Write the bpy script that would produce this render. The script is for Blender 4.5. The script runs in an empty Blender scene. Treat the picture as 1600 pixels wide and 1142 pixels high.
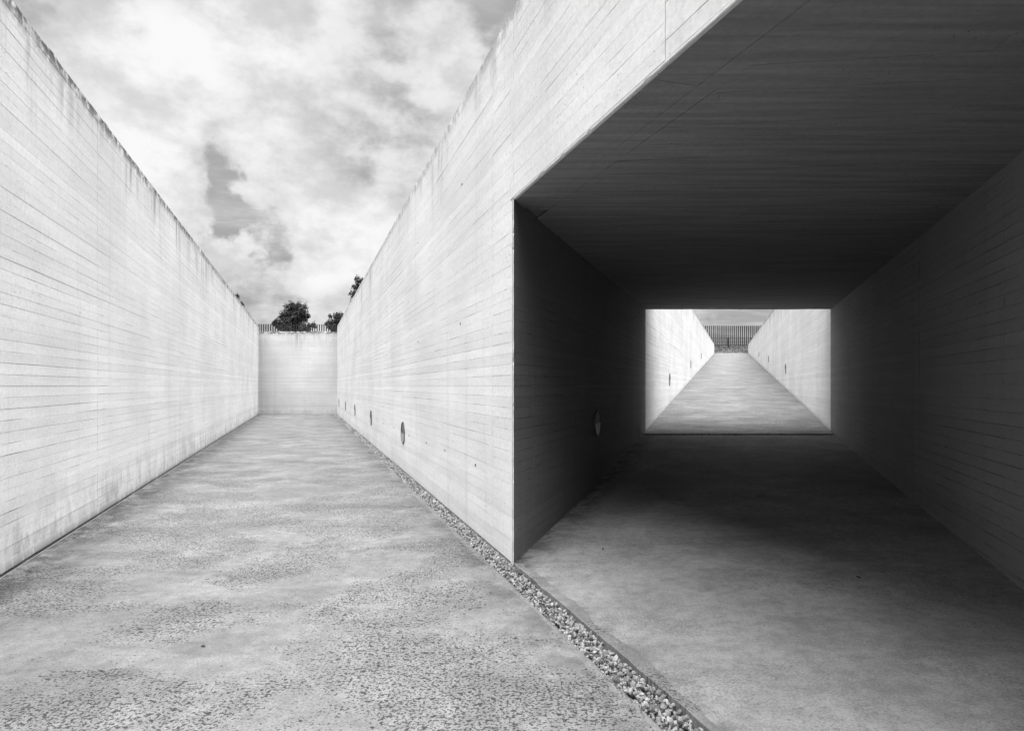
import bpy, bmesh, math, random
import numpy as np
from mathutils import Vector, Matrix
random.seed(7); rng = np.random.default_rng(7)
S = bpy.context.scene
COL = S.collection

# ------------------------------------------------------------------ camera
cam_d = bpy.data.cameras.new('camera'); cam = bpy.data.objects.new('camera', cam_d); COL.objects.link(cam)
cam.location = (0, 0, 1.6); cam.rotation_euler = (math.radians(90), 0, 0)
cam_d.sensor_width = 36; cam_d.lens = 36 * 987 / 1600; cam_d.shift_y = 32 / 1600
cam_d.clip_start = 0.05; cam_d.clip_end = 3000
S.camera = cam

# ------------------------------------------------------------------ light
SUN_EL, SUN_AZ = 73.0, 165.0            # azimuth clockwise from +Y (view direction)
sd = bpy.data.lights.new('sun', 'SUN'); sun = bpy.data.objects.new('sun', sd); COL.objects.link(sun)
sd.energy = 1.5; sd.angle = math.radians(75); sd.color = (1, 1, 1)
_e, _a = math.radians(SUN_EL), math.radians(SUN_AZ)
to_sun = Vector((math.sin(_a) * math.cos(_e), math.cos(_a) * math.cos(_e), math.sin(_e)))
sun.rotation_euler = to_sun.to_track_quat('Z', 'Y').to_euler()
vs = S.view_settings
vs.view_transform = 'Standard'; vs.look = 'None'; vs.gamma = 1; vs.exposure = 2.9; vs.use_curve_mapping = False
S.cycles.diffuse_bounces = 1; S.cycles.max_bounces = 4

class NT:                                # tiny node-tree helper
    def __init__(s, tree): s.t = tree; s.n = tree.nodes; s.l = tree.links
    def new(s, typ, **kw):
        n = s.n.new(typ)
        for k, v in kw.items(): setattr(n, k, v)
        return n
    def put(s, sock, v):
        if isinstance(v, bpy.types.NodeSocket): s.l.new(v, sock)
        elif v is not None: sock.default_value = v
    def math(s, op, a, b=None, c=None, clamp=False):
        n = s.new('ShaderNodeMath', operation=op, use_clamp=clamp)
        for i, v in enumerate((a, b, c)): s.put(n.inputs[i], v)
        return n.outputs[0]
    def vmath(s, op, a, b=None):
        n = s.new('ShaderNodeVectorMath', operation=op)
        s.put(n.inputs[0], a); s.put(n.inputs[1], b)
        return n.outputs['Value'] if op in ('DOT_PRODUCT', 'LENGTH', 'DISTANCE') else n.outputs[0]
    def noise(s, vec, scale, detail=4, rough=.55, dist=0, w=None):
        n = s.new('ShaderNodeTexNoise'); s.put(n.inputs['Vector'], vec)
        n.inputs['Scale'].default_value = scale; n.inputs['Detail'].default_value = detail
        n.inputs['Roughness'].default_value = rough; n.inputs['Distortion'].default_value = dist
        return n.outputs[0]
    def voro(s, vec, scale, rand=1.0):
        n = s.new('ShaderNodeTexVoronoi'); s.put(n.inputs['Vector'], vec); n.inputs['Scale'].default_value = scale
        n.inputs['Randomness'].default_value = rand
        return n.outputs['Distance'], n.outputs['Color']
    def ramp(s, v, lo, hi, a=0., b=1., smooth=True):
        n = s.new('ShaderNodeMapRange', interpolation_type='SMOOTHSTEP' if smooth else 'LINEAR')
        s.put(n.inputs[0], v)
        for i, x in enumerate((lo, hi, a, b)): s.put(n.inputs[i + 1], x)
        return n.outputs[0]
    def mix(s, f, a, b):                 # scalar mix
        n = s.new('ShaderNodeMix', data_type='FLOAT'); s.put(n.inputs[0], f); s.put(n.inputs[2], a); s.put(n.inputs[3], b)
        return n.outputs[0]
    def mapping(s, vec, scale=(1, 1, 1), rot=(0, 0, 0), loc=(0, 0, 0)):
        n = s.new('ShaderNodeMapping'); s.put(n.inputs[0], vec)
        n.inputs['Scale'].default_value = scale; n.inputs['Rotation'].default_value = rot; n.inputs['Location'].default_value = loc
        return n.outputs[0]

# ------------------------------------------------------------------ sky
world = bpy.data.worlds.new('World'); S.world = world; world.use_nodes = True
w = NT(world.node_tree); w.n.clear()
out = w.new('ShaderNodeOutputWorld'); bg = w.new('ShaderNodeBackground'); w.l.new(bg.outputs[0], out.inputs[0])
bg.inputs[1].default_value = 0.05
sky = w.new('ShaderNodeTexSky', sky_type='NISHITA'); sky.sun_disc = False
sky.sun_elevation = _e; sky.sun_rotation = _a
bw = w.new('ShaderNodeRGBToBW'); w.l.new(sky.outputs[0], bw.inputs[0])
gen = w.new('ShaderNodeTexCoord').outputs['Generated']
sep = w.new('ShaderNodeSeparateXYZ'); w.l.new(gen, sep.inputs[0])
zz = w.math('ADD', w.math('MAXIMUM', sep.outputs[2], 0.0), 0.16)
cmb = w.new('ShaderNodeCombineXYZ')
w.put(cmb.inputs[0], w.math('DIVIDE', sep.outputs[0], zz)); w.put(cmb.inputs[1], w.math('DIVIDE', sep.outputs[1], zz))
P = cmb.outputs[0]
SKY_OFF = 1.3
dens = w.noise(w.mapping(gen, (1, 1, 1.5), (0, 0, 0), (SKY_OFF, .35, .2)), 4.2, 8, .57, 0)
wisp = w.noise(w.mapping(P, (.8, 1.5, 1), (0, 0, -.5), (9, 2, 0)), 2.0, 5, .6, .3)
dens = w.math('ADD', w.math('MULTIPLY', w.math('SUBTRACT', dens, .5), 1.25), w.math('ADD', w.math('MULTIPLY', wisp, .22), .44))
_wv = w.new('ShaderNodeTexNoise'); w.put(_wv.inputs['Vector'], gen); _wv.inputs['Scale'].default_value = 11; _wv.inputs['Detail'].default_value = 5; _wv.inputs['Roughness'].default_value = .6
genw = w.vmath('ADD', gen, w.vmath('MULTIPLY', w.vmath('SUBTRACT', _wv.outputs[1], (.5, .5, .5)), (.11, .11, .11)))
def pdir(x, y): return Vector(((x - 800) / 987, 1, (603 - y) / 987)).normalized()
for (x, y, rad, amp) in ((338, 245, .035, -.26), (340, 290, .038, -.3), (345, 335, .04, -.26), (380, 355, .03, -.16), (425, 392, .03, -.17),
                         (600, 85, .09, -.08), (440, 440, .07, -.05), (268, 265, .06, .22), (230, 150, .15, .12), (480, 190, .12, .14),
                         (520, 330, .09, .14), (355, 388, .05, .2), (500, 400, .06, .05), (470, 470, .07, .05), (380, 440, .06, .08), (720, 250, .2, .06)):
    d = w.vmath('DISTANCE', genw, tuple(pdir(x, y)))
    dens = w.math('ADD', dens, w.ramp(d, 0, rad * 1.5, amp, 0))
mask = w.math('MAXIMUM', w.ramp(dens, .43, .585), w.ramp(wisp, .47, .70, 0, .55))
shade = w.noise(w.mapping(gen, (1, 1, 1.7), (0, 0, .2), (5, 5, 2)), 8.5, 6, .6, 0)
CL_LO, CL_HI = 1.8, 2.45
cloud = w.math('MULTIPLY', w.ramp(shade, .34, .60, CL_LO, CL_HI), w.ramp(dens, .5, .8, .86, 1.04))
SKY_GAIN = 1.0
clear = w.math('MINIMUM', w.math('MAXIMUM', w.math('MULTIPLY', bw.outputs[0], SKY_GAIN), 0.84), 1.08)
clear = w.math('MULTIPLY', clear, w.ramp(wisp, .3, .7, .94, 1.18))
w.put(bg.inputs[0], w.mix(mask, clear, cloud))

# ------------------------------------------------------------------ materials
def material(name):
    m = bpy.data.materials.new(name); m.use_nodes = True
    t = NT(m.node_tree); b = m.node_tree.nodes['Principled BSDF']
    b.inputs['Roughness'].default_value = .85; b.inputs['Specular IOR Level'].default_value = .25
    return m, t, b
def grey(t, b, v):
    c = t.new('ShaderNodeCombineColor')
    for i in range(3): t.put(c.inputs[i], v)
    t.l.new(c.outputs[0], b.inputs['Base Color'])
def bump(t, b, h, strength, dist):
    n = t.new('ShaderNodeBump'); n.inputs['Strength'].default_value = strength; n.inputs['Distance'].default_value = dist
    t.put(n.inputs['Height'], h); t.l.new(n.outputs[0], b.inputs['Normal'])
def flat(name, v, rough=.7, metal=0):
    m, t, b = material(name)
    p = t.new('ShaderNodeNewGeometry').outputs['Position']
    grey(t, b, t.ramp(t.noise(p, 9, 4), .3, .7, v * .8, v * 1.15)); b.inputs['Roughness'].default_value = rough; b.inputs['Metallic'].default_value = metal
    return m

BASE = .78
def concrete(name, top=None, slope=0., y0=0., foot=None, base=BASE, rot=0., ceiling=False, topstain=1.0, footstain=1.0):
    """board-marked concrete; top: height of the weathered top edge (top + slope*(y-y0)); foot: level of the splashed base"""
    m, t, b = material(name)
    pos = t.new('ShaderNodeNewGeometry').outputs['Position']
    sp = t.new('ShaderNodeSeparateXYZ'); t.l.new(pos, sp.inputs[0]); z = sp.outputs[2]
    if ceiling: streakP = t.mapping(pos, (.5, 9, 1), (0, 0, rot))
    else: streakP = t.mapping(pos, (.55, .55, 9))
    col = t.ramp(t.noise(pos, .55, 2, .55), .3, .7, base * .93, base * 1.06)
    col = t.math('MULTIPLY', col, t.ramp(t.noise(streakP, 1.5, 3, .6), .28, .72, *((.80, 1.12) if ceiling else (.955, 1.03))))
    col = t.math('MULTIPLY', col, t.ramp(t.noise(pos, 26, 3, .65), .3, .7, .93, 1.05))
    # row-by-row tone of the boards
    wn = t.new('ShaderNodeTexWhiteNoise', noise_dimensions='1D')
    t.put(wn.inputs['W'], t.math('FLOOR', t.math('MULTIPLY', z, 10.0)))
    if not ceiling: col = t.math('MULTIPLY', col, t.ramp(wn.outputs[0], 0, 1, .93, 1.02, False))
    # soft vertical run-off
    run = t.noise(t.mapping(pos, (2.6, 2.6, .10)), 1.6, 4, .62)
    if not ceiling: col = t.math('MULTIPLY', col, t.ramp(run, .52, .76, 1, .92))
    # bug holes
    d, _c = t.voro(pos, 23); hole = t.ramp(d, .10, .17, 1, 0)
    hole = t.math('MULTIPLY', hole, t.ramp(t.noise(pos, 2.3, 1), .52, .66))
    col = t.math('MULTIPLY', col, t.mix(hole, 1, .45))
    # broken dark rubbing lines and scuffs
    sc = t.noise(t.mapping(pos, (1.1, 1.1, 3.0) if not ceiling else (1, 1, 1)), 3.4, 6, .72)
    col = t.math('MULTIPLY', col, t.ramp(sc, .64, .76, 1, .66))
    if top is not None:
        tl = t.math('ADD', t.math('MULTIPLY', t.math('SUBTRACT', sp.outputs[1], y0), slope), top)
        dist = t.math('SUBTRACT', tl, z)
        st = t.noise(t.mapping(pos, (3.6, 3.6, .22)), 1.5, 6, .74, .25)
        lng = t.noise(t.mapping(pos, (.9, .9, .05)), 1.2, 1, .5)
        reach = t.ramp(lng, .35, .68, .35, 1.5)
        m1 = t.math('MULTIPLY', t.ramp(st, .43, .62), t.math('MULTIPLY', t.ramp(t.math('DIVIDE', dist, reach), 0, 1, 1, 0), t.ramp(t.noise(t.mapping(pos, (.7, .7, .0)), 1.4, 3, .6), .40, .62, .15, 1)))
        m2 = t.math('MULTIPLY', t.ramp(dist, .02, .26, 1, 0), t.ramp(t.noise(pos, 6, 3, .7), .34, .58))
        col = t.math('MULTIPLY', col, t.mix(t.math('MULTIPLY', t.math('MAXIMUM', t.math('MULTIPLY', m1, .85), m2), topstain), 1, .16))
    if foot is not None:
        fd = t.math('SUBTRACT', z, foot)
        fs = t.noise(t.mapping(pos, (2.4, 2.4, 1.1)), 1.7, 5, .72)
        fm = t.math('MULTIPLY', t.ramp(fs, .42, .66), t.ramp(fd, .02, .75, 1, 0))
        fm = t.math('MAXIMUM', t.math('MULTIPLY', fm, .55), t.math('MULTIPLY', t.ramp(fd, .0, .13, .7, 0), t.ramp(fs, .32, .5)))
        col = t.math('MULTIPLY', col, t.mix(t.math('MULTIPLY', fm, footstain), 1, .22))
    grey(t, b, col)
    h = t.noise(pos, 34, 2, .7)
    bump(t, b, h, .35, .006)
    return m

def floor_material(name, base, pits, streak, edge_lines=()):
    m, t, b = material(name)
    pos = t.new('ShaderNodeNewGeometry').outputs['Position']
    sp = t.new('ShaderNodeSeparateXYZ'); t.l.new(pos, sp.inputs[0])
    flatp = t.mapping(pos, (1, 1, .0))
    big = t.noise(flatp, .42, 3, .6, .6); mid = t.noise(flatp, 1.7, 4, .65, .3)
    col = t.ramp(big, .34, .66, base * .80, base * 1.12)
    col = t.math('MULTIPLY', col, t.ramp(mid, .3, .72, .80, 1.10))
    col = t.math('MULTIPLY', col, t.ramp(t.noise(flatp, 75, 2, .7), .25, .75, .78, 1.18))
    col = t.math('MULTIPLY', col, t.ramp(t.noise(flatp, 11, 4, .72), .3, .7, .84, 1.14))
    # worn patches where the fines are gone
    area = t.ramp(t.math('ADD', t.math('MULTIPLY', big, .5), t.math('MULTIPLY', t.noise(t.mapping(flatp, (1, 1.3, 1), (0, 0, .3), (4, 7, 0)), 8e-1, 3, .65, .5), .6)), .45, .60)
    n1 = t.noise(t.mapping(flatp, (.9, 1.05, 1)), 31, 2, .6); n2 = t.noise(flatp, 62, 2, .6)
    pit = t.ramp(t.math('ADD', n1, t.math('MULTIPLY', area, .11)), .69, .73)
    pit2 = t.math('MULTIPLY', t.ramp(t.math('ADD', n2, t.math('MULTIPLY', area, .155)), .67, .73), .9)
    pit = t.math('MULTIPLY', t.math('MAXIMUM', pit, pit2), pits)
    col = t.math('MULTIPLY', col, t.mix(pit, 1, .2))
    # cross-brushed dark bands
    st = t.noise(t.mapping(flatp, (.6, 2.3, 1), (0, 0, -.06)), 1.5, 5, .68, .4)
    col = t.math('MULTIPLY', col, t.mix(t.math('MULTIPLY', t.ramp(st, .50, .68), streak), 1, .42))
    # dirt gathered along edges: lines x = a + b*y
    for (a, bb, wid, amt, side) in edge_lines:
        dx = t.math('MULTIPLY', t.math('SUBTRACT', sp.outputs[0], t.math('ADD', t.math('MULTIPLY', sp.outputs[1], bb), a)), side)
        e = t.math('MULTIPLY', t.ramp(dx, .0, wid, 1, 0), t.ramp(t.noise(flatp, 3.2, 4, .7, .4), .36, .58))
        col = t.math('MULTIPLY', col, t.mix(t.math('MULTIPLY', e, amt), 1, .3))
    # hairline cracks
    cr = t.new('ShaderNodeTexVoronoi', feature='DISTANCE_TO_EDGE'); cr.inputs['Scale'].default_value = .33
    wob = t.new('ShaderNodeTexNoise'); wob.inputs['Scale'].default_value = 1.3; wob.inputs['Detail'].default_value = 4; t.put(wob.inputs['Vector'], flatp)
    t.put(cr.inputs['Vector'], t.vmath('ADD', flatp, wob.outputs[1]))
    ck = t.math('MULTIPLY', t.ramp(cr.outputs['Distance'], .0, .004, 1, 0), t.ramp(big, .5, .58))
    col = t.math('MULTIPLY', col, t.mix(t.math('MULTIPLY', ck, .5), 1, .4))
    grey(t, b, col)
    bump(t, b, t.math('MULTIPLY', t.noise(flatp, 55, 2, .7), .5), .6, .006)
    return m

WT = 5.02                                # top of the passage walls
M = {}
M['left'] = concrete('concrete_left', WT, foot=0.0, topstain=1.0, footstain=.9)
M['div'] = concrete('concrete_divider', WT, foot=0.0, topstain=.55, footstain=.12)
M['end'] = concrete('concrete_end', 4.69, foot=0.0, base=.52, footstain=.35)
M['ramp'] = concrete('concrete_ramp', 5.02, .0266, 13.9, topstain=.9)
M['tun'] = concrete('concrete_tunnel_shaded', None, foot=None, base=.26)  # wall concrete with the tunnel's shade put into a darker base tone
M['ceil'] = concrete('concrete_ceiling_shaded', None, base=.28, rot=math.radians(-7), ceiling=True)  # ceiling base darkened too, deepening the shade under the roof
M['floor'] = floor_material('floor_passage', .235, 1.0, .28, [(-2.578, -.3293, .9, .9, 1), (1.66, -.3293, .45, .5, -1)])
M['tfloor'] = floor_material('floor_tunnel', .29, .35, .22, [(1.886, -.3293, .28, .6, 1), (-2.02, .3566, .5, .8, 1)])
M['rfloor'] = floor_material('floor_ramp', .22, 1.0, .5, [])
M['light_edge'] = flat('pale_edge', .4)
M['dark'] = flat('dark_hole', .03, .9)
M['steel'] = flat('dark_steel', .13, .55, .3)
M['plate'] = flat('grey_plate', .42, .5, .3)
M['plate2'] = flat('shade_plate', .13, .6, .2)
M['fence'] = flat('fence_steel', .022, .7)
M['bark'] = flat('bark', .06, .9)
M['bed'] = flat('channel_bed', .10, .95)

def ground_mat():
    m, t, b = material('ground_soil'); p = t.new('ShaderNodeNewGeometry').outputs['Position']
    c = t.ramp(t.noise(p, 2.5, 8, .7), .3, .72, .035, .13); grey(t, b, t.math('MULTIPLY', c, t.ramp(t.noise(p, .3, 3), .3, .7, .7, 1.2)))
    bump(t, b, t.noise(p, 6, 6, .7), .6, .05); return m
M['ground'] = ground_mat()
def stone_mat():
    m, t, b = material('gravel_stone'); g = t.new('ShaderNodeNewGeometry')
    c = t.ramp(g.outputs['Random Per Island'], 0, 1, .07, .42, False)
    c = t.math('MULTIPLY', c, t.ramp(t.noise(g.outputs['Position'], 70, 4, .7), .3, .7, .8, 1.12)); grey(t, b, c); return m
M['stone'] = stone_mat()
def leaf_mat(name, lo, hi):
    m, t, b = material(name); g = t.new('ShaderNodeNewGeometry')
    grey(t, b, t.ramp(g.outputs['Random Per Island'], 0, 1, lo, hi, False)); b.inputs['Roughness'].default_value = .6
    return m
M['leaf'] = leaf_mat('tree_leaf', .02, .075)
M['grass'] = leaf_mat('grass_blade', .04, .13)

# ------------------------------------------------------------------ object helpers
def link(name, mesh, mat=None, parent=None, **props):
    o = bpy.data.objects.new(name, mesh); COL.objects.link(o)
    if mat is not None and mesh is not None and not mesh.materials: mesh.materials.append(mat)
    if parent is not None: o.parent = parent
    for k, v in props.items(): o[k] = v
    return o
def thing(name, label, cat, loc=(0, 0, 0), rz=0., group=None):
    o = bpy.data.objects.new(name, None); COL.objects.link(o); o.empty_display_size = .2
    o.location = loc; o.rotation_euler = (0, 0, rz); o['label'] = label; o['category'] = cat
    if group: o['group'] = group
    return o
def tomesh(name, verts, faces, smooth=False):
    me = bpy.data.meshes.new(name); me.from_pydata([tuple(v) for v in verts], [], faces); me.update()
    if smooth: me.polygons.foreach_set('use_smooth', [True] * len(me.polygons))
    return me
def np_mesh(name, V, F):                 # V (n,3) F (m,k)
    me = bpy.data.meshes.new(name); k = F.shape[1]
    me.vertices.add(len(V)); me.vertices.foreach_set('co', np.asarray(V, np.float32).ravel())
    me.loops.add(F.size); me.loops.foreach_set('vertex_index', np.asarray(F, np.int32).ravel())
    me.polygons.add(len(F)); me.polygons.foreach_set('loop_start', np.arange(0, F.size, k, dtype=np.int32))
    me.polygons.foreach_set('loop_total', np.full(len(F), k, np.int32))
    me.update(calc_edges=True); me.validate(); me.shade_flat(); return me
def box_mesh(name, sx, sy, sz, c=(0, 0, 0), bev=0.):
    bm = bmesh.new(); bmesh.ops.create_cube(bm, size=1)
    for v in bm.verts: v.co = Vector((v.co.x * sx + c[0], v.co.y * sy + c[1], v.co.z * sz + c[2]))
    if bev: bmesh.ops.bevel(bm, geom=bm.edges[:], offset=bev, segments=1, affect='EDGES')
    me = bpy.data.meshes.new(name); bm.to_mesh(me); bm.free(); return me
def prism(name, poly, z0, z1):
    """vertical prism over a plan polygon (counter-clockwise); z1 number or list per vertex"""
    n = len(poly); zb = z0 if isinstance(z0, (list, tuple)) else [z0] * n; zt = z1 if isinstance(z1, (list, tuple)) else [z1] * n
    v = [(p[0], p[1], zb[i]) for i, p in enumerate(poly)] + [(p[0], p[1], zt[i]) for i, p in enumerate(poly)]
    f = [tuple(range(n))[::-1], tuple(range(n, 2 * n))] + [(i, (i + 1) % n, n + (i + 1) % n, n + i) for i in range(n)]
    return tomesh(name, v, f)

# boards ------------------------------------------------------------
NSEG = 13
def board_arrays(L, H, seed):
    r = np.random.default_rng(seed)
    xs = np.sort(np.concatenate([[0, L], r.uniform(.05, L - .05, NSEG - 1)])); n = NSEG + 1
    def gap():
        lvl = r.choice([.0006, .0008, .0011], p=[.3, .5, .2])
        g = lvl * r.uniform(.3, 1.6, n); k = r.random(n) < .12; g[k] += r.uniform(.0006, .0032, k.sum()); return g
    gt, gb = gap(), gap(); xe = xs.copy(); xe[0] = r.uniform(.0005, .0018); xe[-1] = L - r.uniform(.0005, .0018)
    D = .016; tl = r.normal(0, .0004); bow = r.normal(0, .0003, n)
    V = np.zeros((4 * n, 3))
    V[:n] = np.stack([xe, bow - tl, gb], 1)                         # front bottom
    V[n:2*n] = np.stack([xe, bow + tl, H - gt], 1)                  # front top
    V[2*n:3*n] = np.stack([xe, np.full(n, D), gb], 1); V[3*n:] = np.stack([xe, np.full(n, D), H - gt], 1)
    F = []
    for i in range(NSEG):
        F += [(i, i+1, n+i+1, n+i), (n+i, n+i+1, 3*n+i+1, 3*n+i), (2*n+i, 2*n+i+1, i+1, i)]
    F += [(0, n, 3*n, 2*n), (n-1, 3*n-1, 4*n-1, 2*n-1)]
    return V, np.array(F)
_bm = {}
def board_mesh(L, H, k, mat):
    key = (round(L, 2), round(H, 3), k, mat.name)
    if key not in _bm:
        V, F = board_arrays(L, H, hash((round(L * 100), round(H * 1000), k)) % 100000)
        me = np_mesh('board', V, F); me.materials.append(mat); _bm[key] = me
    return _bm[key]
class Wall:
    """face line p0->p1 with the seen side on the right hand; boards hang on it"""
    def __init__(s, root, p0, p1, mat):
        s.p0, s.p1 = Vector(p0), Vector(p1); s.L = (s.p1 - s.p0).length; s.root = root; s.mat = mat
        d = (s.p1 - s.p0).normalized(); s.d = d; s.ang = math.atan2(d.y, d.x); s.n = Vector((d.y, -d.x)); s.V = []; s.F = []; s.nv = 0
    def at(s, u, off=0.): p = s.p0 + s.d * u + s.n * off; return p
    def u_of_y(s, y): return (y - s.p0.y) / s.d.y
    def boards(s, cuts, rows, single=lambda u0, u1, k: False, top=None, bottom=None, H=.1):
        cuts = sorted(cuts)
        for ip, (u0, u1) in enumerate(zip(cuts[:-1], cuts[1:])):
            if u1 - u0 < .03: continue
            if ip % 2: u0 += .0045
            for k in rows:
                z = k * H; off = random.gauss(0, .0006); vk = random.randrange(7)
                um = (u0 + u1) / 2
                if top and z > max(top(s.at(u0).y), top(s.at(u1).y)): continue
                if bottom and z + H < min(bottom(s.at(u0).y), bottom(s.at(u1).y)) - .1: continue
                if single(u0, u1, k):
                    o = link('board', board_mesh(u1 - u0, H, vk, s.mat), None, s.root)
                    p = s.at(u0, off); o.location = (p.x, p.y, z); o.rotation_euler = (0, 0, s.ang)
                else:
                    V, F = board_arrays(u1 - u0, H, random.randrange(10**6))
                    W = np.zeros_like(V)
                    W[:, 0] = s.p0.x + s.d.x * (V[:, 0] + u0) - s.n.x * (V[:, 1] - off)
                    W[:, 1] = s.p0.y + s.d.y * (V[:, 0] + u0) - s.n.y * (V[:, 1] - off)
                    W[:, 2] = V[:, 2] + z
                    if top:
                        tz = np.array([top(y) for y in W[:, 1]]); W[:, 2] = np.minimum(W[:, 2], tz)
                    s.V.append(W); s.F.append(F + s.nv); s.nv += len(W)
    def flush(s, name='boards'):
        if s.V:
            me = np_mesh(name, np.concatenate(s.V), np.concatenate(s.F)); link(name, me, s.mat, s.root, kind='stuff')
def rough_cap(name, wall, u0, u1, zlo, zhi, depth, mat, parent, inset=.004, amp=.012, step=.09, ztop=None):
    """uneven, chipped strip of concrete that finishes a wall's top edge"""
    n = max(2, int((u1 - u0) / step)); V = []; F = []
    j = np.convolve(rng.normal(0, amp, n + 6), np.ones(3) / 2.2, 'same'); jb = rng.normal(0, amp * .5, n + 6)
    for i in range(n + 1):
        u = u0 + (u1 - u0) * i / n; a = wall.at(u, -inset - abs(jb[i]) * .7); b = wall.at(u, -depth)
        dz = (ztop(a.y) - zhi) if ztop else 0
        c = wall.at(u, -inset - .015 - abs(j[i]) * .8)
        V += [(a.x, a.y, zlo + dz), (a.x, a.y, zhi + dz - .012 + j[i] * .8), (c.x, c.y, zhi + dz + j[i] * .5), (b.x, b.y, zhi + dz), (b.x, b.y, zlo + dz)]
    for i in range(n):
        o = 5 * i
        for q in range(4): F.append((o + q, o + 5 + q, o + 6 + q, o + 1 + q)[::1])
        F.append((o + 4, o + 9, o + 5, o))
    F += [(0, 1, 2, 3, 4), tuple(5 * n + q for q in (4, 3, 2, 1, 0))]
    return link(name, tomesh(name, V, F), mat, parent)

# ------------------------------------------------------------------ plan
TA = .3293                                # passage drifts left
TB = .3566                                # tunnel drifts right
TR = .3446                                # ramp direction
def xl(y): return -2.578 - TA * y         # left wall face
def xd(y): return 1.886 - TA * y          # dividing plane
def xtl(y): return .012 + TB * (y - 5.69) # tunnel left face
def xtr(y): return xtl(y) + 4.07
YE = 35.9                                 # end wall
YT = 13.9                                 # tunnel end
YR = 75.7                                 # ramp end
XRL, XRR = xtl(YT), xtr(YT)
def xrl(y): return XRL + TR * (y - YT)
def xrr(y): return XRR + TR * (y - YT)
ZC = 3.28                                 # tunnel ceiling
YB = -9.0
def floor_h(x, y):                        # tunnel floor: a ruled sheet, level along the channel, level at the exit
    v = (x - xtl(y)) / 4.07; y0 = 5.69 - 5.934 * v
    u = max(0., (y - y0) / max(.1, 13.13 - y0)); return .576 * (.5 * u + .5 * u * u)
def ramp_h(y): return .60 + .0788 * (y - 13.13)
def ramp_top(y): return 5.02 + .0266 * (y - YT)
def gl(y):                                # ground level, left and right
    l = 4.45 + .0476 * max(0, min(y, 80) - 36.5)
    return l
def gr(y): return 4.85 + .0262 * max(0, min(y, 76) - 14) + (.045 * (min(y, 85) - 76) if y > 76 else 0)
def ground_h(x, y):
    f = min(1, max(0, (x + 8) / 14)); return gl(y) * (1 - f) + gr(y) * f

# ------------------------------------------------------------------ ground
def build_ground():
    ys = [-400, -60, YB - 1, 0, 5, 10, YT, 20, 28, YE, YE + .5, 42, 50, 60, 70, YR, 80, 85, 100, 150, 300, 900, 2500]
    V = []; F = []; idx = {}
    def vid(x, y):
        k = (round(x, 4), round(y, 4))
        if k not in idx:
            idx[k] = len(V); V.append((x, y, ground_h(x, y)))
        return idx[k]
    def strip(fa, fb, y0, y1, n):
        bp = [x for x in (-400, -120, -60, -40, -30, -24, -20, -16, -12, -8, -5, -2, 1, 4, 7, 12, 20, 30, 40, 60, 120, 400)]
        def row(y):
            a, b = fa(y), fb(y)
            return [a] + [min(b, max(a, q)) for q in bp] + [b]
        r0, r1 = row(y0), row(y1)
        for i in range(len(r0) - 1):
            ids = [vid(r0[i], y0), vid(r0[i + 1], y0), vid(r1[i + 1], y1), vid(r1[i], y1)]
            ids = [q for k, q in enumerate(ids) if q != ids[k - 1]]
            if len(ids) > 2: F.append(tuple(ids))
    FAR = 1500
    for y0, y1 in zip(ys[:-1], ys[1:]):
        lo, hi = (lambda y: -FAR), (lambda y: FAR)
        if y0 >= YR and y1 <= 85.01: segs = [(lo, lambda y: xrl(YR) - .3), (lambda y: xrr(YR) + 5, hi)]
        elif y1 <= YB - .9 or y0 >= YR: segs = [(lo, hi)]
        elif y1 <= YE + .01:
            Lw = lambda y: xl(y) - .35
            Dw = lambda y: xd(y) + .35
            if y1 <= YT + .01: segs = [(lo, Lw), (Dw, hi)]
            else: segs = [(lo, Lw), (Dw, lambda y: xrl(y) - .25), (lambda y: xrr(y) + .25, hi)]
        elif y1 <= YE + .51: segs = [(lo, lambda y: xl(YE) - .35), (lambda y: xd(YE) + .35, lambda y: xrl(y) - .25), (lambda y: xrr(y) + .25, hi)]
        else: segs = [(lo, lambda y: xrl(y) - .25), (lambda y: xrr(y) + .25, hi)]
        for a, b in segs: strip(a, b, y0, y1, 10)
    link('ground', tomesh('ground', V, F), M['ground'], kind='structure')
build_ground()
def build_bank():                         # rough earth rising from the ramp's head to the fence
    V = []; F = []; nx, ny = 60, 30; x0, x1 = xrl(YR) - .35, xrr(YR) + 5.05
    for j in range(ny + 1):
        y = YR + .02 + j * 9.6 / ny; f = j / ny
        for i in range(nx + 1):
            x = x0 + (x1 - x0) * i / nx
            z = 5.50 + (7.06 - 5.50) * f ** .8 + (rng.normal(0, .035) if j else 0)
            V.append((x, y, z))
    for j in range(ny):
        for i in range(nx): a = j * (nx + 1) + i; F.append((a, a + 1, a + nx + 2, a + nx + 1))
    link('earth_bank', tomesh('earth_bank', V, F), M['ground'], kind='structure')
build_bank()

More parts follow.
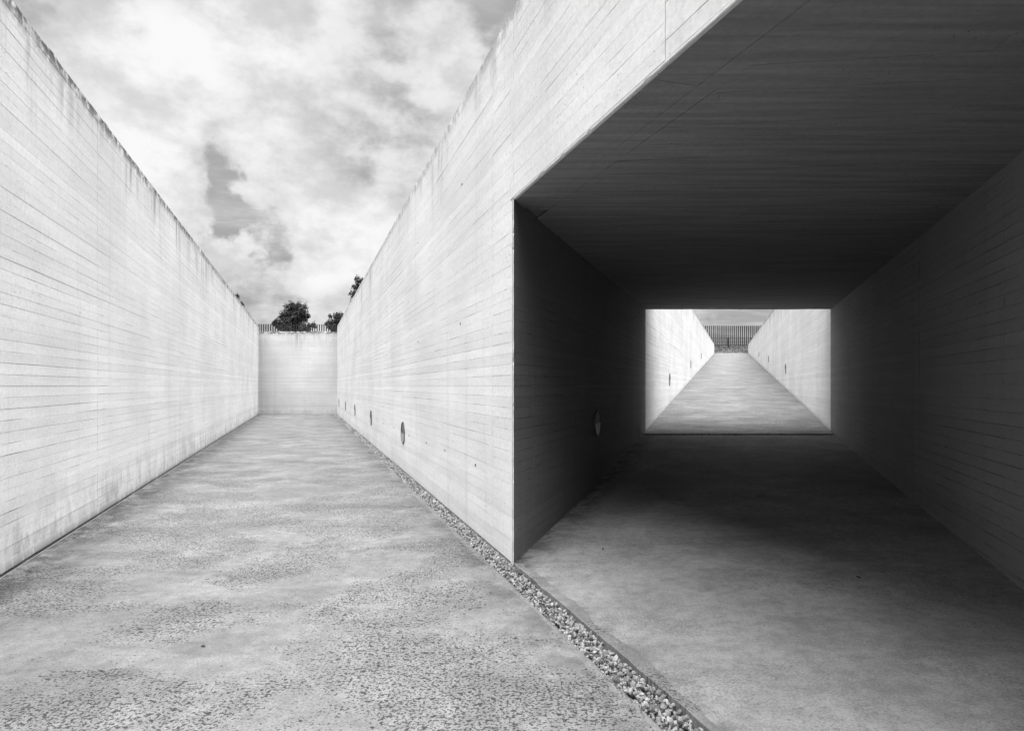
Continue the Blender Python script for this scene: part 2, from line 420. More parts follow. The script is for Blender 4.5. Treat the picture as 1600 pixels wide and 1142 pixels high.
# ------------------------------------------------------------------ floors
GW = .225                                   # gravel channel, frontal width
def strip_floor(name, fa, fb, ys, nx, fz, mat, ja=0., jb=0., thick=.09, start_z=None):
    V = []; F = []; n = len(ys)
    for j, y in enumerate(ys):
        a = fa(y) + (rng.normal(0, ja) if ja else 0); b = fb(y) + (rng.normal(0, jb) if jb else 0)
        for i in range(nx + 1):
            x = a + (b - a) * i / nx; V.append((x, y, fz(x, y)))
        V.append((a, y, fz(a, y) - thick)); V.append((b, y, fz(b, y) - thick))
    st = nx + 3
    for j in range(n - 1):
        o = j * st
        for i in range(nx): F.append((o + i, o + i + 1, o + st + i + 1, o + st + i))
        F.append((o + nx + 1, o, o + st, o + st + nx + 1)); F.append((o + nx, o + nx + 2, o + st + nx + 2, o + st + nx))
    F.append(tuple([nx + 1] + list(range(nx, -1, -1))[::-1] + [nx + 2])[::-1])
    o = (n - 1) * st; F.append(tuple([o + nx + 1] + [o + i for i in range(nx + 1)] + [o + nx + 2]))
    return link(name, tomesh(name, V, F), mat, kind='structure')
ys = list(np.arange(YB, 9, .05)) + list(np.arange(9, YE - .03, .2)) + [YE - .03]
strip_floor('passage_floor', lambda y: xl(y) + .055, lambda y: xd(y) - GW, ys, 4, lambda x, y: 0., M['floor'], 0, .007)
# tunnel floor: rows from the channel to the exit
def tunnel_floor():
    V = []; F = []; nv, nu = 40, 40
    jit = np.convolve(rng.normal(0, .006, nv * 4 + 8), np.ones(3) / 2, 'same')
    for i in range(nv + 1):
        v = i / nv; y0 = 5.69 - 5.934 * v
        for j in range(nu + 1):
            u = j / nu; y = y0 + (13.10 - y0) * u; x = xtl(y) + 4.07 * v + (jit[i] if j == 0 else 0)
            V.append((x, y, .576 * (.5 * u + .5 * u * u) + .004))
        x, y, z = V[-nu - 1]; V.append((x, y, -.1)); x, y, z = V[-2]; V.append((x, y, z - .15))
    st = nu + 3
    for i in range(nv):
        o = i * st
        for j in range(nu): F.append((o + j, o + st + j, o + st + j + 1, o + j + 1))
        F.append((o + nu + 1, o + st + nu + 1, o + st, o)); F.append((o + nu, o + st + nu, o + st + nu + 2, o + nu + 2))
    link('tunnel_floor', tomesh('tunnel_floor', V, F), M['tfloor'], kind='structure')
tunnel_floor()
ys = list(np.arange(13.16, 20, .3)) + list(np.arange(20, YR, 1.5)) + [YR]
strip_floor('ramp', lambda y: (xrl(y) if y > YT else xtl(y)) + .04, lambda y: (xrr(y) if y > YT else xtr(y)) - .05, ys, 6, lambda x, y: ramp_h(y), M['rfloor'], 0, 0, .2)
# dark bed under the channel, the wall slot and the exit joint
link('channel_bed', prism('channel_bed', [(xd(YB) - GW - .1, YB), (xd(YB) + .1, YB), (xd(YE) + .1, YE), (xd(YE) - GW - .1, YE)], -.3, -.075), M['bed'], kind='structure')
link('slot_bed', prism('slot_bed', [(xl(YB) - .1, YB), (xl(YB) + .12, YB), (xl(YE) + .12, YE), (xl(YE) - .1, YE)], -.3, -.085), M['dark'], kind='structure')
link('joint_bed', prism('joint_bed', [(xtl(13.0) - .2, 13.0), (xtr(13.0) + .2, 13.0), (xtr(13.3) + .2, 13.3), (xtl(13.3) - .2, 13.3)], .2, .40), M['dark'], kind='structure')

# ------------------------------------------------------------------ walls
# 1 left boundary wall
t1 = thing('boundary_wall', 'tall board-marked concrete wall with stained chipped top bordering the open passage, no lamps', 'wall', (0, 0, 0))
w1 = Wall(t1, (xl(YB), YB), (xl(YE), YE), M['left'])
c = [w1.u_of_y(y) for y in np.arange(7.88 - 2.63 * 6, YE, 2.63) if YB < y] ; c = [0] + c + [w1.L]
w1.boards(c, range(0, 50), lambda u0, u1, k: 4.0 < w1.at(u1).y < 13.3 and w1.at(u1).y > 5.4)
w1.flush()
o1 = lambda y, d: (xl(y) - d, y)
link('wall_core', prism('wall_core', [o1(YB, .42), o1(YB, .018), o1(YE + .3, .018), o1(YE + .3, .42)], -.3, 4.99), M['left'], t1)
rough_cap('wall_top', w1, 0, w1.L, 4.985, WT, .42, M['left'], t1)
# pale edging along the slot
V = []
link('edging_strip', prism('edging_strip', [(xl(YB) + .050, YB), (xl(YB) + .0545, YB), (xl(YE - .05) + .0545, YE - .05), (xl(YE - .05) + .050, YE - .05)], -.2, .003), M['light_edge'], t1)

# 2 end wall
t2 = thing('end_wall', 'concrete wall closing the far end of the open passage, fence and trees above it', 'wall')
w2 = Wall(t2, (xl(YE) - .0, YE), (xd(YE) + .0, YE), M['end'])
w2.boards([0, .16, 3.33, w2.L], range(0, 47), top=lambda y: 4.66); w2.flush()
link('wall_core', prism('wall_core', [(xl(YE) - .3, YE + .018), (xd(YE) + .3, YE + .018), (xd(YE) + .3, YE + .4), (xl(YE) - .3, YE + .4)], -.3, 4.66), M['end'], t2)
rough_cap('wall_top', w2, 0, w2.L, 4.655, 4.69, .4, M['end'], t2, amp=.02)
for u in (.85, 2.6):
    for z in (.73, 2.9): pass

# 3 dividing wall
t3 = thing('dividing_wall', 'wedge-shaped concrete wall between the open passage and the tunnel, round lamps at its foot', 'wall')
Y0 = 5.69; CS = .075
w3 = Wall(t3, (xd(YE), YE), (xd(Y0), Y0), M['div'])
cy = [6.31, 9.12, 12.0, 14.9, 17.75, 20.6, 23.45, 26.3, 29.15, 32.0, 34.8]
cuts = [0] + [w3.u_of_y(y) for y in cy] + [w3.L - CS]
w3.boards(cuts, range(0, 50), lambda u0, u1, k: w3.at(u0).y < 12.2); w3.flush()
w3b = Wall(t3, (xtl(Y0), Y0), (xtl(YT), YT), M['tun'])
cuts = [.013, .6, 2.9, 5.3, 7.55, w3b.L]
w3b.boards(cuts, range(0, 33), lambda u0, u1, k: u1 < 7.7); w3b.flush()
def inset_corner(pa, da, pb, db): pass
nl, nt = w3.n, w3b.n                       # outward normals of both faces
e = .018
pc = Vector((xd(Y0), Y0))
# core polygon (counter-clockwise): apex, tunnel face, back, passage face
ax = pc - nl * e - nt * e + Vector((0, .05))
core = [(ax.x, ax.y), (xtl(YT) - .019, YT - .002), (xtl(YT) - 1.4, YT - .002), (-1.9, 14.6), (xd(YE) + .45, YE - .01), (xd(YE) + .019, YE - .01)]
link('wall_core', prism('wall_core', core, -.3, 4.99), M['div'], t3)
# smooth arris at the corner
q = [pc + nl * .001, pc - nl * .02 + nt * 0, None]
a0 = w3.at(w3.L - CS + .002); a1 = w3.at(w3.L - .003); a2 = w3b.at(.003, 0); a3 = w3b.at(.012); ain = pc + (Vector((-.2, .95)) * .09)
nz = 90; V = []; F = []
for k in range(nz + 1):
    z = -.02 + 3.30 * k / nz; ch = abs(rng.normal(0, .003)) + (rng.uniform(.006, .016) if rng.random() < .08 else 0)
    a1j = a1 - w3.d * ch; a2j = a2 + w3b.d * ch
    V += [(p.x, p.y, z) for p in (a0, a1j, a2j, a3, ain)]
for k in range(nz):
    o = 5 * k
    for i in range(5): F.append((o + i, o + (i + 1) % 5, o + 5 + (i + 1) % 5, o + 5 + i))
F += [(4, 3, 2, 1, 0), tuple(5 * nz + i for i in range(5))]
link('corner_edge', tomesh('corner_edge', V, F), M['div'], t3)
V2 = [(p.x, p.y) for p in (a0, a1, a2, a3, ain)]
link('corner_edge', prism('corner_edge', [tuple(w3.at(w3.L - CS + .002)), tuple(w3.at(w3.L - .0005)), tuple(pc - nl * .1), tuple(w3.at(w3.L - CS, -.1))], ZC + .02, 4.985), M['div'], t3)
rough_cap('wall_top', w3, 0, w3.L, 4.985, WT, .4, M['div'], t3, amp=.006)
# pour lip at the foot of the wall beside the channel

# 4 tunnel roof: lintel face, soffit band, ceiling boards
t4 = thing('tunnel_roof', 'concrete roof slab over the dark tunnel with board-marked ceiling and slanting front edge', 'roof')
w4 = Wall(t4, (xd(Y0), Y0), (xd(YB), YB), M['div'])
cuts = [.003] + [w4.u_of_y(y) for y in (3.3, .45, -2.4, -5.2)] + [w4.L]
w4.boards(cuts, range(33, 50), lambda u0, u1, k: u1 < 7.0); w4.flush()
uend = w4.u_of_y(-.235)
# lintel bottom edge strip (between ceiling level and first board)
n = 110; V = []; F = []
for i in range(n + 1):
    u = uend * i / n; ch = abs(rng.normal(0, .003)) + (rng.uniform(.006, .013) if rng.random() < .09 else 0)
    a = w4.at(u, -.001); b = w4.at(u, -.003 - ch); bi = w4.at(u, -.026)
    V += [(a.x, a.y, 3.301), (a.x, a.y, ZC + .004 + ch * .8), (b.x + 0, b.y, ZC), (bi.x, bi.y, ZC), (bi.x, bi.y, 3.301)]
for i in range(n):
    o = 5 * i
    for k in range(5): F.append((o + k, o + 5 + k, o + 5 + (k + 1) % 5, o + (k + 1) % 5))
link('lintel_edge', tomesh('lintel_edge', V, F), M['div'], t4)
# soffit planks along the lintel
SB = .435
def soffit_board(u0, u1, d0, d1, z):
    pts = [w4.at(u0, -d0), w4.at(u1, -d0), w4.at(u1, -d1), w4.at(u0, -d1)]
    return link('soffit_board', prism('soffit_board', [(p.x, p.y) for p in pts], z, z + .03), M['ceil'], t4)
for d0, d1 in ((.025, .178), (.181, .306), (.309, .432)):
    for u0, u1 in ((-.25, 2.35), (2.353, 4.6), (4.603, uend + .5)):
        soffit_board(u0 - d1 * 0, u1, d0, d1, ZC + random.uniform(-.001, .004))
# ceiling planks, clipped to the tunnel's plan
def clip(poly, a, b, c):                   # keep a*x+b*y+c >= 0
    r = []
    for i in range(len(poly)):
        p, q = poly[i], poly[(i + 1) % len(poly)]; fp, fq = a*p[0]+b*p[1]+c, a*q[0]+b*q[1]+c
        if fp >= 0: r.append(p)
        if (fp >= 0) != (fq >= 0): tt = fp / (fp - fq); r.append((p[0]+(q[0]-p[0])*tt, p[1]+(q[1]-p[1])*tt))
    return r
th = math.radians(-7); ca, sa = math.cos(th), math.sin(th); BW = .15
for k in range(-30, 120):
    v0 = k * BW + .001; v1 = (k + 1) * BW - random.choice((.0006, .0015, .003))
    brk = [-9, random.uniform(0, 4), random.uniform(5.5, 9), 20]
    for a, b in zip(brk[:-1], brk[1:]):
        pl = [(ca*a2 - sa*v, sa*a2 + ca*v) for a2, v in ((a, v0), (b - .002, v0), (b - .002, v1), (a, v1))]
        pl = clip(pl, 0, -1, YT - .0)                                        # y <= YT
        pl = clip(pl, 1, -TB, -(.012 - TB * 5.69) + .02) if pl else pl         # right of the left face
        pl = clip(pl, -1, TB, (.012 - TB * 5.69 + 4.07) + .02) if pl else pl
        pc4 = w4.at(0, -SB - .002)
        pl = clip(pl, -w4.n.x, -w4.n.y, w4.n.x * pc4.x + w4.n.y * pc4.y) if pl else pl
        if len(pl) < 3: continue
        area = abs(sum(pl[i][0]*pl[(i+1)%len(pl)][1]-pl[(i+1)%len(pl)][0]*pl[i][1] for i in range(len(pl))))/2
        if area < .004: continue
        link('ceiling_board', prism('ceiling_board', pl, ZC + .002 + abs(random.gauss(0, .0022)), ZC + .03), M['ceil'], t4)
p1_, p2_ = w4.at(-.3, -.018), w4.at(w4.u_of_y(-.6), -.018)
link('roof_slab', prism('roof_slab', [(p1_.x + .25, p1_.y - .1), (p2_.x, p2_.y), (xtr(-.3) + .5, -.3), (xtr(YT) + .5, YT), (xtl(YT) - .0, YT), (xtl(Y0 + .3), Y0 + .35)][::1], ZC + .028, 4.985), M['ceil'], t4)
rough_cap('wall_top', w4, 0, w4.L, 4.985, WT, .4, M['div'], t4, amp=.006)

# 5 tunnel side wall (with its return behind the fork)
t5 = thing('tunnel_side_wall', 'dark shaded concrete wall along the lampless side of the tunnel', 'wall')
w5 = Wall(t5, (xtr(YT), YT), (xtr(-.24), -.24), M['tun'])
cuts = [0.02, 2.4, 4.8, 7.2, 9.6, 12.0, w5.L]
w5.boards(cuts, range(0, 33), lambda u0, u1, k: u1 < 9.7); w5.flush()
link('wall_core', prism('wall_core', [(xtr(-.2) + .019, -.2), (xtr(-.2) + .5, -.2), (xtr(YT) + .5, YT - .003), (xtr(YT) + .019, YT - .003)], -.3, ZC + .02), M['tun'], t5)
w5r = Wall(t5, (xd(-.24), -.24), (xd(YB), YB), M['div'])
w5r.boards([0, 3, 6, w5r.L], range(0, 33)); w5r.flush('return_boards')
pr = [w5r.at(0, -.018), w5r.at(w5r.L, -.018), w5r.at(w5r.L, -.4), w5r.at(0, -.4)]
link('return_wall', prism('return_wall', [(p.x, p.y) for p in pr], -.3, 4.98), M['div'], t5)

# 6 ramp walls
def ramp_wall(label, left):
    t = thing('ramp_wall', label, 'wall')
    f = xrl if left else xrr; s = -1 if left else 1
    pts = [(f(YT), YT), (f(YR), YR)]
    if not left: pts = pts[::-1]
    wv = Wall(t, pts[0], pts[1], M['ramp'])
    cuts = [0] + [x for x in np.arange(2.5, wv.L, 3.05)] + [wv.L]
    wv.boards(cuts, range(5, 68), top=lambda y: ramp_top(y) - .03, bottom=lambda y: ramp_h(y)); wv.flush()
    poly = [(f(YT) + s * .018, YT + .002), (f(YR) + s * .018, YR), (f(YR) + s * .42, YR), (f(YT) + s * .42, YT + .002)]
    zt = [ramp_top(YT) - .025, ramp_top(YR) - .025, ramp_top(YR) - .025, ramp_top(YT) - .025]
    if left: poly, zt = poly[::-1], zt[::-1]
    link('wall_core', prism('wall_core', poly, -.3, zt), M['ramp'], t)
    rough_cap('wall_top', wv, 0, wv.L, 4.985, 5.02, .42, M['ramp'], t, amp=.008, step=.3, ztop=ramp_top)
    return wv
w6 = ramp_wall('sunken ramp wall beyond the tunnel, backing onto the dividing wall', True)
w7 = ramp_wall('sunken ramp wall beyond the tunnel, in line with its lampless side', False)

# tie holes: small round plugs left by the formwork ties
bmh = bmesh.new(); bmesh.ops.create_cone(bmh, segments=10, radius1=.016, radius2=.013, depth=.006, cap_ends=True)
bmesh.ops.rotate(bmh, verts=bmh.verts, matrix=Matrix.Rotation(math.radians(90), 3, 'X')); th_me = bpy.data.meshes.new('tie_hole'); bmh.to_mesh(th_me); bmh.free(); th_me.materials.append(M['dark'])
def ties(root, wall, us, zs, off=.0012):
    for u in us:
        for z in zs:
            if random.random() < .25: continue
            p = wall.at(u + random.gauss(0, .03), off); o = link('tie_hole', th_me, None, root)
            o.location = (p.x, p.y, z + random.gauss(0, .015)); o.rotation_euler = (0, 0, wall.ang)
ties(t3, w3, [w3.u_of_y(y) for y in (6.95, 8.48, 9.77, 11.4, 13.3, 15, 16.4)], (.735,))
ties(t3, w3, [w3.u_of_y(y) for y in (7.6, 10.5, 13.9)], (2.35, 4.0))
#ties(t1, w1, [w1.u_of_y(y) for y in (6.9, 9.3, 12, 14.6, 17.5)], (1.35, 3.3))
ties(t2, w2, (.85, 2.6), (.73, 2.9))

# ------------------------------------------------------------------ round recessed wall lamps
def ring_mesh():
    n = 40; V = []; F = []; prof = [(.19, .004), (.19, -.014), (.200, -.014), (.205, -.008), (.205, .01)]
    for i in range(n):
        a = 2 * math.pi * i / n
        for r, y in prof: V.append((r * math.cos(a), y, r * math.sin(a)))
    m = len(prof)
    for i in range(n):
        for k in range(m - 1): F.append((i*m+k, i*m+k+1, ((i+1) % n)*m+k+1, ((i+1) % n)*m+k))
    return tomesh('rim', V, F, True)
def half_disc(name, up, y0, y1, r=.191):
    n = 22; A = [(math.pi * i / n) * (1 if up else -1) for i in range(n + 1)]
    V = [(r * math.cos(a), y0 if not up else y0 + 0 * a, r * math.sin(a)) for a in A] + [(r * math.cos(a), .012, r * math.sin(a)) for a in A]
    if up:                                  # upper half leans back towards its straight lower edge
        V = [(x, y1 if (abs(z) < .02) else y0, z) if i <= n else (x, y, z) for i, (x, y, z) in enumerate(V)]
    F = [tuple(range(n + 1)), tuple(range(n + 1, 2 * n + 2))[::-1]] + [(i, i + 1, n + 2 + i, n + 1 + i) for i in range(n)] + [(n, 0, n + 1, 2 * n + 1)]
    return tomesh(name, V, F)
me_rim = ring_mesh(); me_rim.materials.append(M['steel'])
me_lo = half_disc('cover_plate', False, -.009, -.009); me_lo.materials.append(M['plate'])
me_up = half_disc('lamp_lens', True, -.003, -.003); me_up.materials.append(M['plate2'])
me_bar = box_mesh('hood_edge', .37, .012, .012, (0, -.008, .004)); me_bar.materials.append(M['steel'])
def lamp(wall, y, z, label, scale, group):
    p = wall.at(wall.u_of_y(y), .004)
    t = thing('wall_lamp', label, 'wall lamp', (p.x, p.y, z), wall.ang, group); t.scale = (scale, 1, scale)
    link('rim', me_rim, None, t); link('cover_plate', me_lo, None, t)
    lens = link('lamp_lens', me_up, None, t); link('hood_edge', me_bar, None, lens)
ords = ['first round wall lamp from the tunnel corner, above the gravel channel', 'second round wall lamp from the tunnel corner, above the gravel channel',
        'third round wall lamp from the tunnel corner, above the gravel channel', 'fourth round wall lamp from the tunnel corner, above the gravel channel',
        'round wall lamp beside the end wall, last above the gravel channel']
for y, l in zip((12.0, 17.7, 23.3, 28.6, 33.9), ords): lamp(w3, y, .71, l, 1.04, 'round lamps along the open passage')
lamp(w3b, 9.09, 1.07, 'round wall lamp in the dark inside the tunnel', .94, 'round lamps along tunnel and ramp')
for y, zc, l in ((19.4, 1.80, 'first round ramp lamp past the tunnel, on the dividing wall side'), (30.0, 2.64, 'second round ramp lamp past the tunnel, on the dividing wall side'), (41.0, 3.57, 'third round ramp lamp past the tunnel, on the dividing wall side')):
    lamp(w6, y, zc, l, .95, 'round lamps along tunnel and ramp')
for y, zc, l in ((25.0, 2.28, 'first round lamp on the ramp wall in line with the lampless tunnel side'), (36.0, 3.13, 'second round lamp on the ramp wall in line with the lampless tunnel side'), (47.7, 3.98, 'third round lamp on the ramp wall in line with the lampless tunnel side')):
    lamp(w7, y, zc, l, .95, 'round lamps along tunnel and ramp')

# ------------------------------------------------------------------ gravel
def gravel():
    bm = bmesh.new(); bmesh.ops.create_icosphere(bm, subdivisions=1, radius=1); iv = np.array([v.co for v in bm.verts]); iF = np.array([[v.index for v in f.verts] for f in bm.faces]); bm.free()
    bands = [(-2.0, 2.0, 900, .016), (2.0, 8.0, 3900, .0118), (8.0, 16.0, 2200, .0145), (16.0, YE, 800, .022)]
    Vs = []; Fs = []; nv = 0
    for y0, y1, dn, rad in bands:
        n = int(dn * GW * (y1 - y0)); y = rng.uniform(y0, y1, n); f = rng.uniform(.0, 1, n)
        r = rad * np.exp(rng.normal(0, .30, n)); margin = .008
        x = 1.886 - TA * y - GW + margin + f * (GW - .004 - margin)
        z = -.045 + rng.uniform(0, 1, n) * .040 - .004 * np.abs(f - .5) * 2 - r * .2
        q = rng.normal(size=(n, 4)); q /= np.linalg.norm(q, axis=1)[:, None]; a, b, c, d = q.T
        R = np.stack([np.stack([1-2*(c*c+d*d), 2*(b*c-a*d), 2*(b*d+a*c)], -1), np.stack([2*(b*c+a*d), 1-2*(b*b+d*d), 2*(c*d-a*b)], -1), np.stack([2*(b*d-a*c), 2*(c*d+a*b), 1-2*(b*b+c*c)], -1)], 1)
        loc = iv[None] * rng.uniform(.72, 1.28, (n, len(iv), 1)) * rng.uniform([[[.7, .6, .5]]], [[[1.35, 1.1, .9]]], (n, 1, 3))
        W = np.einsum('nij,nkj->nki', R, loc) * r[:, None, None] + np.stack([x, y, z], 1)[:, None]
        Vs.append(W.reshape(-1, 3)); Fs.append((iF[None] + (np.arange(n) * len(iv))[:, None, None]).reshape(-1, 3) + nv); nv += n * len(iv)
    o = link('gravel', np_mesh('gravel', np.concatenate(Vs), np.concatenate(Fs)), M['stone'], kind='stuff'); o['label'] = 'pale crushed gravel filling the drain channel beside the dividing wall'; o['category'] = 'gravel'
gravel()
# mortar lips on both sides of the channel
M['mortar'] = floor_material('mortar', .205, .8, .0, [])
def lip(parent, sgn, fx, wdt, y0, y1, fz, amp):
    """hand-trowelled strip; fx is the channel edge, sgn the side on which the slab lies"""
    n = int((y1 - y0) / .03); V = []; F = []
    j = np.convolve(rng.normal(0, amp, n + 12), np.ones(5) / 3, 'same'); k2 = np.convolve(rng.normal(0, 1, n + 40), np.ones(15) / 6, 'same')
    for i in range(n + 1):
        y = y0 + (y1 - y0) * i / n; a = fx(y) - sgn * (.004 + abs(j[i])); b = fx(y) + sgn * max(.012, wdt * (1 + .45 * k2[i])); m = a * .7 + b * .3
        V += [(a, y, -.09), (a, y, fz(b, y) + .004 + j[i] * .3), (m, y, fz(b, y) + .0065 + j[i] * .25), (b, y, fz(b, y) + .0009)]
    for i in range(n):
        o = 4 * i
        for q in range(3):
            f = (o + q, o + q + 1, o + 5 + q, o + 4 + q); F.append(f if sgn > 0 else f[::-1])
    return link('mortar_lip', tomesh('mortar_lip', V, F), M['mortar'], parent)
lip(bpy.data.objects['passage_floor'], -1, lambda y: xd(y) - GW, .04, -2, 16, lambda x, y: 0., .004)
lip(bpy.data.objects['tunnel_floor'], 1, lambda y: xd(y), .075, -.1, 5.66, lambda x, y: floor_h(x, y) + .004, .004)
# ------------------------------------------------------------------ fence of upright slats on the rise
fa, fb = Vector((-26.5, 78.0)), Vector((29.5, 85.0)); fd = (fb - fa).normalized(); fang = math.atan2(fd.y, fd.x)
def fence_z(p):                             # slat foot
    t = (p.x - fa.x) / (fb.x - fa.x); return 6.54 + (7.02 - 6.54) * t
tf = thing('slat_fence', 'dark fence of closely spaced upright slats along the rise, standing against the sky', 'fence', (0, 0, 0))
sl = box_mesh('slat', .135, .05, 2.76, (0, 0, 1.30), .006); sl.materials.append(M['fence'])
p_l = fa - fd * 6.5; p_r = fb + fd * 7.5; NS = int((p_r - p_l).length / .277)
for i in range(NS):
    p = p_l + fd * (i * .277 + random.gauss(0, .004)); o = link('slat', sl, None, tf); o.location = (p.x, p.y, fence_z(p)); o.rotation_euler = (random.gauss(0, .003), random.gauss(0, .003), fang + random.gauss(0, .03))
def bar(name, a, b, r, mat, parent):
    a, b = Vector(a), Vector(b); bm = bmesh.new(); bmesh.ops.create_cone(bm, segments=8, radius1=r, radius2=r, depth=(b - a).length, cap_ends=True)
    q = (b - a).to_track_quat('Z', 'Y').to_matrix().to_4x4(); q.translation = (a + b) / 2; bmesh.ops.transform(bm, matrix=q, verts=bm.verts)
    me = bpy.data.meshes.new(name); bm.to_mesh(me); bm.free(); return link(name, me, mat, parent)
link('bottom_rail', prism('bottom_rail', [(p_l.x, p_l.y + .04), (p_r.x, p_r.y + .04), (p_r.x, p_r.y + .12), (p_l.x, p_l.y + .12)], [fence_z(p_l) - .25, fence_z(p_r) - .25] * 1 + [fence_z(p_r) - .25, fence_z(p_l) - .25], [fence_z(p_l) + .12, fence_z(p_r) + .12, fence_z(p_r) + .12, fence_z(p_l) + .12]), M['fence'], tf)
# low post-and-rail guard in front of it, at the ramp's head
tg = thing('guard_rail', 'low dark post-and-rail guard at the head of the ramp, before the slat fence', 'railing', (0, 0, 0))
ry = 80.5; xc = (1138 - 800) / 987 * ry; zb = 6.40
for dx in (-9, -6, -3, 0, 3, 6):
    pm = box_mesh('post', .16, .10, 1.5, (xc + dx, ry, zb + .55), .01); link('post', pm, M['fence'], tg)
for z in (7.72, 7.15): bar('rail', (xc - 9, ry - .06, z), (xc + 6, ry - .06, z), .022, M['fence'], tg)

# ------------------------------------------------------------------ trees
def tube(V, F, pts, rads, n=7):
    base = len(V)
    for i, (p, r) in enumerate(zip(pts, rads)):
        d = (pts[min(i + 1, len(pts) - 1)] - pts[max(i - 1, 0)]).normalized(); a = d.orthogonal().normalized(); b = d.cross(a)
        for k in range(n): an = 2 * math.pi * k / n; V.append(tuple(p + (a * math.cos(an) + b * math.sin(an)) * r))
    for i in range(len(pts) - 1):
        for k in range(n): F.append((base + i*n + k, base + i*n + (k+1) % n, base + (i+1)*n + (k+1) % n, base + (i+1)*n + k))
def tree(label, x, y, z0, H, R, seed, nleaf=9000, leaf=.16, squash=1.0, trunk_h=.22):
    r = random.Random(seed); g = np.random.default_rng(seed)
    t = thing('tree', label, 'tree', (x, y, z0), 0, 'trees beyond the walls')
    V = []; F = []; tips = []
    top = Vector((r.uniform(-.2, .2), r.uniform(-.2, .2), H * .35))
    tube(V, F, [Vector((0, 0, -.3)), Vector((.04, .03, H * trunk_h)), top], [.24, .18, .14])
    for k in range(38):
        a = k * 2.4 + r.uniform(-.4, .4); e = r.uniform(.0, 1.45); s = r.uniform(.6, 1.0)
        # tip on an uneven ellipsoid
        tip = Vector((math.cos(a) * math.cos(e) * R * s, math.sin(a) * math.cos(e) * R * s, H * .45 + math.sin(e) * H * .50 * s))
        mid = top * .5 + tip * .5 + Vector((r.uniform(-.2, .2), r.uniform(-.2, .2), -.15))
        tube(V, F, [Vector((0, 0, H * (trunk_h + .05))), mid, tip], [.09, .055, .015], 5); tips += [tip, mid.lerp(tip, .6)]
    for k in range(12):                       # low skirt
        a = k * .55 + r.uniform(-.2, .2); s = r.uniform(.35, .78); tips.append(Vector((math.cos(a) * R * s, math.sin(a) * R * s, H * r.uniform(.14, .45))))
    link('trunk', tomesh('trunk', V, F, True), M['bark'], t)
    C = np.array([tuple(v) for v in tips]); n = nleaf; ci = g.integers(0, len(C), n)
    cs = g.uniform(.28, .68, len(C)) * R / 2.6
    d = g.normal(size=(n, 3)); d /= np.linalg.norm(d, axis=1)[:, None]
    P = C[ci] + d * (g.random(n) ** .55 * cs[ci])[:, None] * np.array([1, 1, .95 * squash])
    # sprigs poking out
    ns = n // 8; sp = g.integers(0, len(C), ns); up = np.stack([g.normal(0, .35, ns), g.normal(0, .35, ns), g.uniform(.3, 1.25, ns)], 1); P[:ns] = C[sp] + up * (cs[sp] * g.uniform(.4, 1.35, ns))[:, None]
    q1 = g.normal(size=(n, 3)); q1 /= np.linalg.norm(q1, axis=1)[:, None]; q2 = np.cross(q1, g.normal(size=(n, 3))); q2 /= np.linalg.norm(q2, axis=1)[:, None]
    s = leaf * g.uniform(.6, 1.2, n)[:, None]; a = q1 * s; b = q2 * s * .42
    W = np.stack([P - a, P + b, P + a, P - b], 1).reshape(-1, 3); W[:, 2] = np.maximum(W[:, 2], .1)
    link('crown', np_mesh('crown', W, np.arange(4 * n).reshape(-1, 4)), M['leaf'], t)
def px(x, d): return (x - 800) / 987 * d
tree('broad dark bushy tree standing clear above the middle of the end wall', px(460, 84), 84, 6.4, 6.5, 2.75, 11, 15000, .15)
tree('smaller dark tree half hidden by the dividing wall, behind the fence', px(531, 84), 84, 6.4, 5.3, 2.0, 23, 9000, .15)
tree('dark tree with only ragged side twigs showing over the dividing wall top', px(573, 62), 62, 5.6, 7.2, 2.0, 31, 8000, .15)
tree('dark tree with only its tip showing over the boundary wall', px(369, 60), 60, 5.2, 5.3, 1.0, 47, 5000, .12)

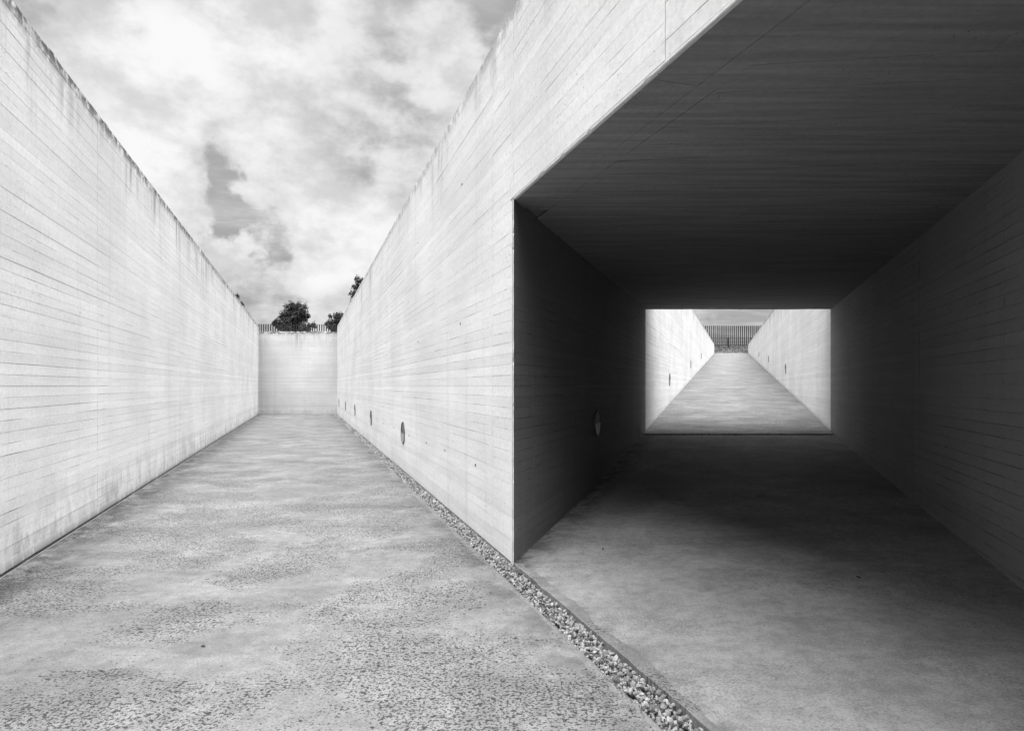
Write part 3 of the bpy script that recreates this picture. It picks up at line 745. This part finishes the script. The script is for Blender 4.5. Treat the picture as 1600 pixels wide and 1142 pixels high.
# ------------------------------------------------------------------ grass tufts on the rise and along the end wall's top
def grass():
    n1, n2 = 5000, 900
    x = np.concatenate([rng.uniform(xrl(YR) - 1, xrr(YR) + 3, n1), rng.uniform(xl(YE), xd(YE), n2)])
    y = np.concatenate([YR + .3 + rng.random(n1) * 9.0, YE + .42 + rng.random(n2) * .35])
    z = np.concatenate([5.50 + 1.56 * ((y[:n1] - YR) / 9.6) ** .8, np.full(n2, 4.44)])
    keep = np.ones(n1 + n2, bool); cl = np.sin(x * 5.1) + np.sin(x * 2.3 + 1) ; keep[n1:] = cl[n1:] > -.3
    x, y, z = x[keep], y[keep], z[keep]; n = len(x); h = np.where(y > 50, rng.uniform(.05, .16, n), rng.uniform(.12, .30, n)); wd = np.where(y > 50, .03, .012)
    a = rng.uniform(0, 6.28, n); lx, ly = rng.normal(0, .06, n), rng.normal(0, .06, n)
    W = np.stack([np.stack([x - np.cos(a) * wd, y - np.sin(a) * wd, z - .02], 1), np.stack([x + np.cos(a) * wd, y + np.sin(a) * wd, z - .02], 1), np.stack([x + lx, y + ly, z + h], 1)], 1).reshape(-1, 3)
    o = link('grass', np_mesh('grass', W, np.arange(3 * n).reshape(-1, 3)), M['grass'], kind='stuff'); o['label'] = 'short dry grass on the rise and behind the end wall'; o['category'] = 'grass'
grass()

# ------------------------------------------------------------------ fallen leaves on the floor
def fallen(x, y, rz, s, label, zf):
    V = []; F = []; n = 7
    for i in range(n):
        t = i / (n - 1); hw = .45 * math.sin(math.pi * min(1, t * .96 + .02)) ** .8
        for k in (-1, 0, 1): V.append(((t - .5) * s, k * hw * s * .55, (.06 + .22 * abs(k) * hw * 2 + .3 * (t - .5) ** 2) * s))
    for i in range(n - 1):
        for k in range(2): F.append((3*i + k, 3*i + 3 + k, 3*i + 4 + k, 3*i + 1 + k))
    o = link('fallen_leaf', tomesh('fallen_leaf', V, F), M['bark']); o.location = (x, y, zf); o.rotation_euler = (0, 0, rz)
    o['label'] = label; o['category'] = 'leaf'; o['group'] = 'fallen leaves'
for (ix, iy, s, l) in ((942, 858, .035, 'tiny dark fallen leaf on the tunnel floor close to the dividing wall corner'), (1312, 838, .04, 'tiny dark fallen leaf lying in the deep shade of the tunnel floor'), (1341, 903, .05, 'largest fallen leaf on the tunnel floor, where the shade begins'), (317, 1010, .035, 'tiny dark fallen leaf on the worn open passage floor')):
    y = 987 * 1.6 / (iy - 603); zf = 0
    for _ in range(8):
        x = (ix - 800) / 987 * y
        zf = floor_h(x, y) + .004 if ix > 800 else 0.
        y = 987 * (1.6 - zf) / (iy - 603)
    fallen((ix - 800) / 987 * y, y, random.uniform(0, 3), s, l, zf + .001)
